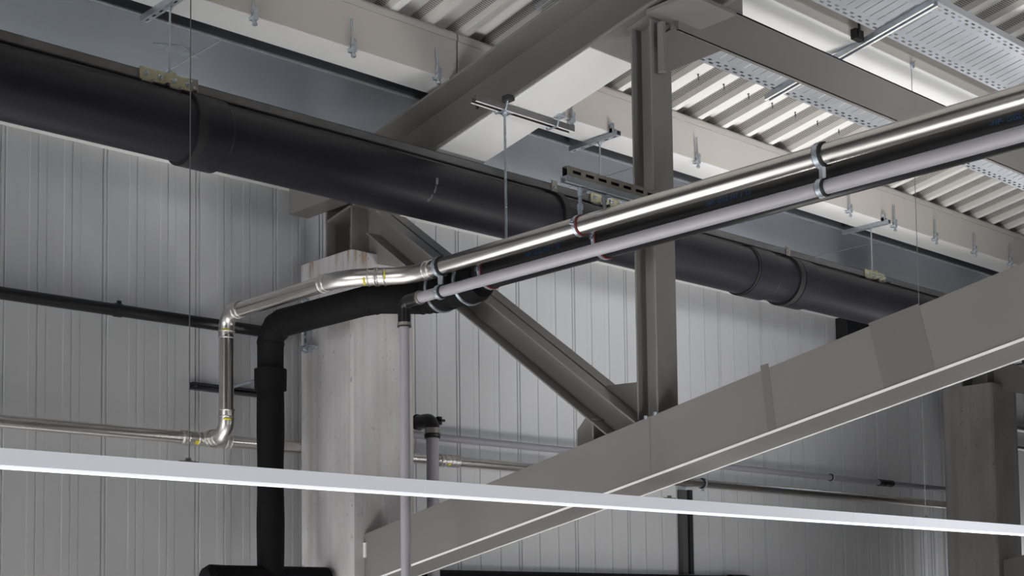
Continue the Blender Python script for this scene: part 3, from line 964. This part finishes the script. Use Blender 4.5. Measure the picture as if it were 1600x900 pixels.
red_clamp(BX, 7.16, BZ, BR, 'red-lined clamp holding the black pipe above the diagonal brace')

# bracket at the post that carries the pipes
r = thing('strut_bracket', 'brown slotted bracket rail with long slots, reaching left from the steel post', 'bracket', (6.6, 6.09, 4.29))
us = [0]
L = .86
for k in range(7):
    us += [.045 + k * .115, .045 + k * .115 + .075]
us.append(L)
mb = MB().plate(us, [0, .022, .042, .064], lambda i, j: j == 1 and i % 2 == 1, (6.165, 6.062, 4.325), (1, 0, 0), (0, 0, 1), (0, .004, 0))
mb.box(6.165, 7.025, 6.066, 6.108, 4.325, 4.329).box(6.165, 7.025, 6.066, 6.108, 4.385, 4.389)
obj('slotted_channel', mb, M['tanstrut'], r)
obj('shaded_channel_back', MB().box(6.165, 7.025, 6.104, 6.108, 4.329, 4.385), M['darkstrut'], r)  # back coloured dark so the slots look shaded
mb = MB().box(6.150, 6.98, 6.062, 6.112, 4.318, 4.323).box(6.150, 6.98, 6.058, 6.066, 4.290, 4.323).box(6.150, 6.98, 6.106, 6.112, 4.290, 4.323).box(6.150, 6.98, 6.054, 6.074, 4.284, 4.290).box(6.150, 6.98, 6.098, 6.116, 4.284, 4.290)
obj('rail', mb, M['galv'], r)
for (x, zt, zb_, nm) in ((PX, 4.28, PZ + PR + .035, 'first'), (BX, 4.28, BZ + BR + .035, 'second')):
    rod = thing('hanger_rod', 'zinc hanger rod with swivel head above the %s' % ('steel pipe clamp left of the post' if nm == 'first' else 'black pipe clamp left of the post'), 'rod', (x, 6.09, zb_))
    obj('rod', MB().tube([(x, 6.09, zb_ - .015), (x, 6.09, zt)], .012, 14), M['zinc'], rod)
    hp, _ = fillet([(x, 6.09, zt - .05), (x, 6.09, zt - .012), (x + .05, 6.09, zt - .006)], [.02], 6)
    obj('swivel_head', MB().tube(hp, .017, 14), M['galv'], rod)
    obj('nut', MB().hexa((x, 6.09, zb_ + .022), (0, 0, 1), .020, .038), M['zinc'], rod)
r = thing('strut_rail', 'short rail hidden behind the steel pipe at the foot of the long threaded rod', 'rail', (6.8, 7.45, 4.11))
strut_x('channel', 6.56, 7.02, 7.47, 4.105, .041, .030, M['galv'], parent=r)

# ------------------------------------------------------------------ pipes on the wall
WPY, WPZ, WPR = 9.95, 3.08, .0478
r = thing('wall_steel_pipe', 'shiny steel pipe running along the wall behind the column, with tee at left', 'pipe', (10, WPY, WPZ))
obj('pipe_length', seg((1.8, WPY, WPZ), (5.80, WPY, WPZ), WPR), M['steel'], r)
obj('pipe_length', seg((6.15, WPY, WPZ), (8.42, WPY, WPZ), WPR), M['steel'], r)
obj('pipe_length', seg((8.60, WPY, WPZ), (17.3, WPY, WPZ), WPR), M['steel'], r)
mb = MB().tube([(5.76, WPY, WPZ), (6.20, WPY, WPZ)], WPR + .005, 32)
for x in (5.765, 5.81, 5.90, 6.08, 6.155, 6.195):
    mb.bead((x, WPY, WPZ), (1, 0, 0), WPR + .006, .006)
mb.tube([(5.985, 9.86, 3.08), (5.985, 9.93, 3.08)], PR + .004, 32).bead((5.985, 9.865, 3.08), (0, 1, 0), PR + .006, .007)
t_ = obj('tee', mb, M['fitting'], r)
mk = obj('press_mark', MB().obox((5.88, WPY - .040, WPZ - .036), (.014, 0, 0), V((0, .7, -.7)) * .018, V((0, .7, .7)) * .002), M['mark'], t_)
mk['label'] = 'yellow press mark'
mb = MB().tube([(8.40, WPY, WPZ), (8.62, WPY, WPZ)], WPR + .004, 32)
for x in (8.405, 8.45, 8.52, 8.57, 8.615):
    mb.bead((x, WPY, WPZ), (1, 0, 0), WPR + .005, .006)
t_ = obj('coupling', mb, M['fitting'], r)
mk = obj('press_mark', MB().obox((8.49, WPY - .036, WPZ - .037), (.014, 0, 0), V((0, .7, -.7)) * .010, V((0, .7, .7)) * .002), M['mark'], t_)
mk['label'] = 'yellow press mark'

WGY, WGZ, WGR = 10.0, 3.298, .0335
r = thing('wall_plastic_pipe', 'thin grey plastic pipe along the wall just above the steel wall pipe', 'pipe', (12, WGY, WGZ))
obj('pipe_length', seg((7.6, WGY, WGZ), (17.3, WGY, WGZ), WGR), M['pvcshade'], r)
mb = MB()
mb.ring((15.80, WGY, WGZ), (1, 0, 0), WGR - .001, WGR + .004, .15, 28)
for x in (15.68, 15.80, 15.92):
    mb.ring((x, WGY, WGZ), (1, 0, 0), WGR - .001, WGR + .010, .032, 28)
c_ = obj('coupling', mb, M['bpipe'], r); c_['label'] = 'black ribbed coupling'
def wall_clamp(x, y, z, rr, label):
    c = thing('wall_pipe_clamp', label, 'pipe clamp', (x, y, z), 'small black clamps on the wall pipes')
    obj('rubber_lining', MB().ring((x, y, z), (1, 0, 0), rr + .0005, rr + .010, .022, 28), M['rubber'], c)
    obj('band', MB().ring((x + .004, y, z), (1, 0, 0), rr + .0095, rr + .013, .012, 28), M['zinc'], c)
    obj('wall_rod', MB().tube([(x, y + rr + .01, z), (x, WY + .01, z)], .006, 10), M['zinc'], c)
    obj('clamp_screw', MB().box(x - .012, x + .012, y - .014, y + .006, z - rr - .036, z - rr - .010), M['zinc'], c)
    return c
wall_clamp(12.13, WPY, WPZ, WPR, 'small black clamp on the steel wall pipe right of the lower beam')
wall_clamp(14.62, WGY, WGZ, WGR, 'small black clamp on the grey wall pipe left of its black coupling')
wall_clamp(7.93, WGY, WGZ, WGR, 'small black clamp on the grey wall pipe beside the concrete column')

r = thing('vent_riser', 'short grey upright pipe with black elbow head right of the concrete column', 'pipe', (8.07, 9.65, 2.4))
RX, RY = 8.072, 9.65
obj('riser', MB().tube([(RX, RY, FLOOR_Z), (RX, RY, 3.27)], .055, 28), M['pvc'], r)
ep, _ = fillet([(RX, RY, 3.245), (RX, RY, 3.385), (RX, RY + .20, 3.385)], [.075], 10)
q = obj('elbow', MB().tube(ep, .064, 28).bead(ep[-1], (0, 1, 0), .066, .010).bead((RX, RY, 3.25), (0, 0, 1), .066, .010), M['bpipe'], r)
q['label'] = 'black elbow'
q = obj('collar', MB().ring((RX, RY, 3.29), (0, 0, 1), .060, .0665, .024), M['tanstrut'], r)
obj('lower_seal', MB().ring((RX, RY, 3.242), (0, 0, 1), .054, .069, .018), M['rubber'], r)
obj('arm', MB().tube([(RX, RY + .19, 3.385), (RX, WY, 3.385)], .052, 28), M['dgrey'], r)
obj('latch', MB().box(RX + .06, RX + .095, RY - .02, RY + .02, 3.35, 3.42).tube([(RX + .07, RY - .03, 3.385), (RX + .115, RY - .03, 3.385)], .012, 10), M['bpipe'], r)

r = thing('wall_black_pipe', 'thin black pipe along the wall at left, ending behind the black insulated bend', 'pipe', (4, 10.08, 4.05))
obj('pipe_length', MB().tube([(1.8, 10.08, 4.030), (6.74, 10.08, 4.048)], .0475, 28), M['bpipe'], r)
obj('collar', MB().ring((5.28, 10.08, 4.042), (1, 0, 0), .046, .053, .03, 28).box(5.27, 5.30, 10.06, 10.08, 4.09, 4.115), M['bpipe'], r)
obj('end_elbow', MB().tube(fillet([(6.70, 10.08, 4.048), (6.82, 10.08, 4.046), (6.82, 10.20, 4.046)], [.03], 6)[0], .040, 20), M['bpipe'], r)

r = thing('insulated_pipe', 'thick black insulated pipe running along the wall foot at the bottom edge', 'pipe', (9, 10.06, 1.85))
obj('pipe_length', MB().tube([(7.0, 10.06, 1.982), (12.95, 10.06, 1.985)], .105, 32), M['foam'], r)
obj('end_bend', MB().tube(fillet([(12.7, 10.06, 1.985), (13.12, 10.06, 1.985), (13.12, 10.06, 1.3)], [.14], 8)[0], .118, 28), M['foam'], r)

# wall bracket behind the black pipe, column bracket, dark fittings on the wall
r = thing('wall_bracket', 'dark horizontal channel on the wall behind the vertical pipes at left', 'bracket', (6.3, 10.15, 3.52))
mb = MB().box(5.97, 6.66, 10.135, 10.195, 3.560, 3.566).box(5.97, 6.66, 10.135, 10.195, 3.508, 3.514).box(5.97, 6.66, 10.185, 10.195, 3.514, 3.56).box(5.97, 6.66, 10.135, 10.142, 3.545, 3.56).box(5.97, 6.66, 10.135, 10.142, 3.514, 3.528)
obj('channel', mb, M['darkstrut'], r)
obj('bolt', MB().hexa((6.02, 10.18, 3.537), (0, 1, 0), .012, .03), M['zinc'], r)
obj('spacer_rod', MB().tube([(6.29, 9.60, 3.56), (6.29, 10.17, 3.54)], .013, 12), M['zinc'], r)
r = thing('column_bracket', 'small perforated metal bracket bolted to the left side of the concrete column', 'bracket', (6.84, 9.82, 3.84))
us = [3.865 + .0 * k for k in range(1)]
us = [0]
for k in range(4):
    us += [.02 + k * .06, .02 + k * .06 + .035]
us.append(.27)
mb = MB().plate(us, [0, .022, .040, .062], lambda i, j: j == 1 and i % 2 == 1, (6.815, 9.745, 3.855), (0, 0, 1), (0, 1, 0), (.004, 0, 0))
mb.box(6.819, 6.862, 9.745, 9.749, 3.855, 4.125).box(6.819, 6.862, 9.803, 9.807, 3.855, 4.125)
obj('channel', mb, M['galv'], r)
obj('bolt', MB().tube([(6.78, 9.70, 3.885), (6.87, 9.70, 3.885)], .020, 14).hexa((6.80, 9.79, 3.885), (1, 0, 0), .026, .03).box(6.79, 6.86, 9.66, 9.80, 3.872, 3.898), M['zinc'], r)
o = obj('column_bolt', MB().hexa((6.85, 9.80, 4.30), (1, 0, 0), .022, .03).tube([(6.80, 9.80, 4.30), (6.86, 9.80, 4.30)], .012, 10), M['zinc'])
tag(o, 'small zinc bolt in the column side between steel pipe and black insulated pipe', 'bolt')
r = thing('wall_duct', 'slim dark upright duct on the wall below the steel wall pipe, right of centre', 'duct', (12.07, 10.17, 2.1))
obj('cover', MB().box(12.00, 12.085, 10.13, 10.194, 2.10, 3.02), M['dgrey'], r)
obj('cable_channel', MB().box(12.085, 12.14, 10.10, 10.194, 2.10, 3.02), M['black'], r)
o = obj('junction_box', MB().box(15.09, 15.62, 10.02, 10.194, 5.02, 5.50), M['black'], bevel=.01)
tag(o, 'black box on the wall under the drain pipe at right, beside the lower beam', 'box')
r = thing('wall_conduit', 'dark double conduit on the wall right of the far column', 'conduit', (19, 10.1, 4))
obj('conduit', MB().tube([(17.8, 10.1, 4.30), (21, 10.1, 4.30)], .05, 20), M['dgrey'], r)
obj('conduit', MB().tube([(17.8, 10.1, 4.02), (21, 10.1, 4.02)], .035, 20), M['dgrey'], r)

# ------------------------------------------------------------------ cable trays on their strut
def tray(yn, yf, x0, x1, label):
    r = thing('cable_tray', label, 'cable tray', ((x0 + x1) / 2, yf, deck_z(yf) - .4), 'perforated cable trays')
    P = .10
    n = int((x1 - x0) / P)
    us = [0]
    for k in range(n):
        us += [k * P + .004, k * P + .028, k * P + .041, k * P + .052, k * P + .056, k * P + .098]
    us.append(n * P + .01)
    W = yf - yn
    e = .018
    rows = [0, e, e + .016, e + .030, e + .046, e + .085, W - e - .085, W - e - .046, W - e - .030, W - e - .016, W - e, W]
    def hole(i, j):
        if i == 0 or i == len(us) - 2:
            return False
        ph = (i - 1) % 6                      # cells: 0:(.010-.022) 1:(.022-.048) 2:(.048-.054) 3:(.054-.060) 4:(.060-.086) 5:gap
        if j in (1, 9):
            return ph in (0, 1, 2)
        if j in (3, 7):
            return ph in (4,)
        if j == 5:
            return ph == 2
        return False
    z0 = 5.716 + S * (8.08 - yn)
    ev = V((0, 1, -S)); ew = V((0, S, 1)).normalized() * .002
    mb = MB().plate(us, rows, hole, (x0, yn, z0), (1, 0, 0), ev, ew)
    obj('tray_floor', mb, M['tray'], r)
    upv = V((0, S, 1)).normalized() * .03
    L_ = n * P + .01
    for (vv, nm) in ((0, 'side'), (W, 'side')):
        mb = MB().obox(V((x0 + L_ / 2, yn, z0)) + ev * vv + upv, (L_ / 2, 0, 0), ev.normalized() * .0015, upv)
        obj('side_wall', mb, M['tray'], r)
    return r
tray(5.475, 5.965, 7.6, 14.2, 'wide perforated cable tray in the upper right corner beyond the white strip')
tray(6.50, 6.945, 7.62, 16.4, 'perforated cable tray behind the dark edge beam, right of the post')
r = thing('support_strut', 'bright steel channel running across under both cable trays at upper right', 'rail', (9.5, 6.2, 5.9))
y0_, y1_ = 5.46, 7.02
d_ = V((0, y1_ - y0_, -S * (y1_ - y0_)))
c_ = V((9.50, (y0_ + y1_) / 2, 5.69 + S * (8.08 - (y0_ + y1_) / 2)))
mb = MB()
mb.obox(c_ + V((-.032, 0, 0)), (.003, 0, 0), d_ / 2, (0, 0, .022)).obox(c_ + V((.032, 0, 0)), (.003, 0, 0), d_ / 2, (0, 0, .022)).obox(c_ + V((0, 0, .020)), (.032, 0, 0), d_ / 2, (0, 0, .002))
obj('channel', mb, M['galv'], r)
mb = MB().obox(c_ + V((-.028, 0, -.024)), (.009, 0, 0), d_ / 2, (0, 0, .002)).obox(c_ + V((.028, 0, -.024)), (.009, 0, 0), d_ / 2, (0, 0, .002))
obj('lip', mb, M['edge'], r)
o = obj('strut_clamp', MB().box(9.34, 9.45, 6.05, 6.10, 6.06, 6.14).tube([(9.37, 6.04, 6.08), (9.37, 6.04, 6.20)], .010, 10), M['black'], bevel=.004)
tag(o, 'small black clamp gripping the purlin edge beside the bright cross channel', 'beam clamp')

# ------------------------------------------------------------------ linear lamp on two wires
LY = 6.10
ZB, ZT = 1.6 + .1147 * LY, 1.6 + .1290 * LY
r = thing('linear_lamp', 'very long white linear lamp hanging across the lower part of the picture', 'lamp', (8, LY, ZB))
for (x0, x1) in ((1.6, 5.021), (5.024, 9.152), (9.155, 9.98), (9.983, 16.5)):
    obj('housing', MB().box(x0, x1, LY - .03, LY + .03, ZB + .0125, ZT), M['alu'], r, bevel=.002)
obj('diffuser', MB().box(1.6, 16.5, LY - .031, LY + .031, ZB, ZB + .012), M['diffuser'], r, bevel=.002)
area('lamp_uplight', (8.55, LY, ZT + .012), (8.55, LY, 9), 1.15, .04, 9, (1, 0.99, 0.97), 150)   # the middle length of the lamp also shines up
area('lamp_uplight', (5.65, LY, ZT + .012), (5.65, LY, 9), 1.2, .04, 4, (1, 0.99, 0.97), 150)
for x in (3.57, 7.1, 9.32, 10.22):
    obj('mount', MB().box(x - .05, x + .05, LY - .012, LY + .012, ZT, ZT + .008).box(x - .012, x + .012, LY - .008, LY + .008, ZT, ZT + .022), M['tanstrut'], r)
for (x, lab) in ((3.575, 'thin suspension wire of the lamp at left, crossing the drain pipe'), (10.205, 'thin suspension wire of the lamp at right, hooked on the white purlin')):
    c = thing('suspension_wire', lab, 'wire', (x, LY, ZT), 'lamp suspension wires')
    obj('wire', MB().tube([(x, LY, ZT + .01), (x, LY, 6.08)], .0028, 8), M['rail'], c)
    obj('hook', MB().tube(fillet([(x, LY + .001, 6.05), (x, LY - .02, 6.10), (x + .03, LY - .015, 6.12)], [.01], 4)[0], .007, 8).box(x - .02, x + .02, LY - .02, LY - .003, 6.06, 6.10), M['zinc'], c)
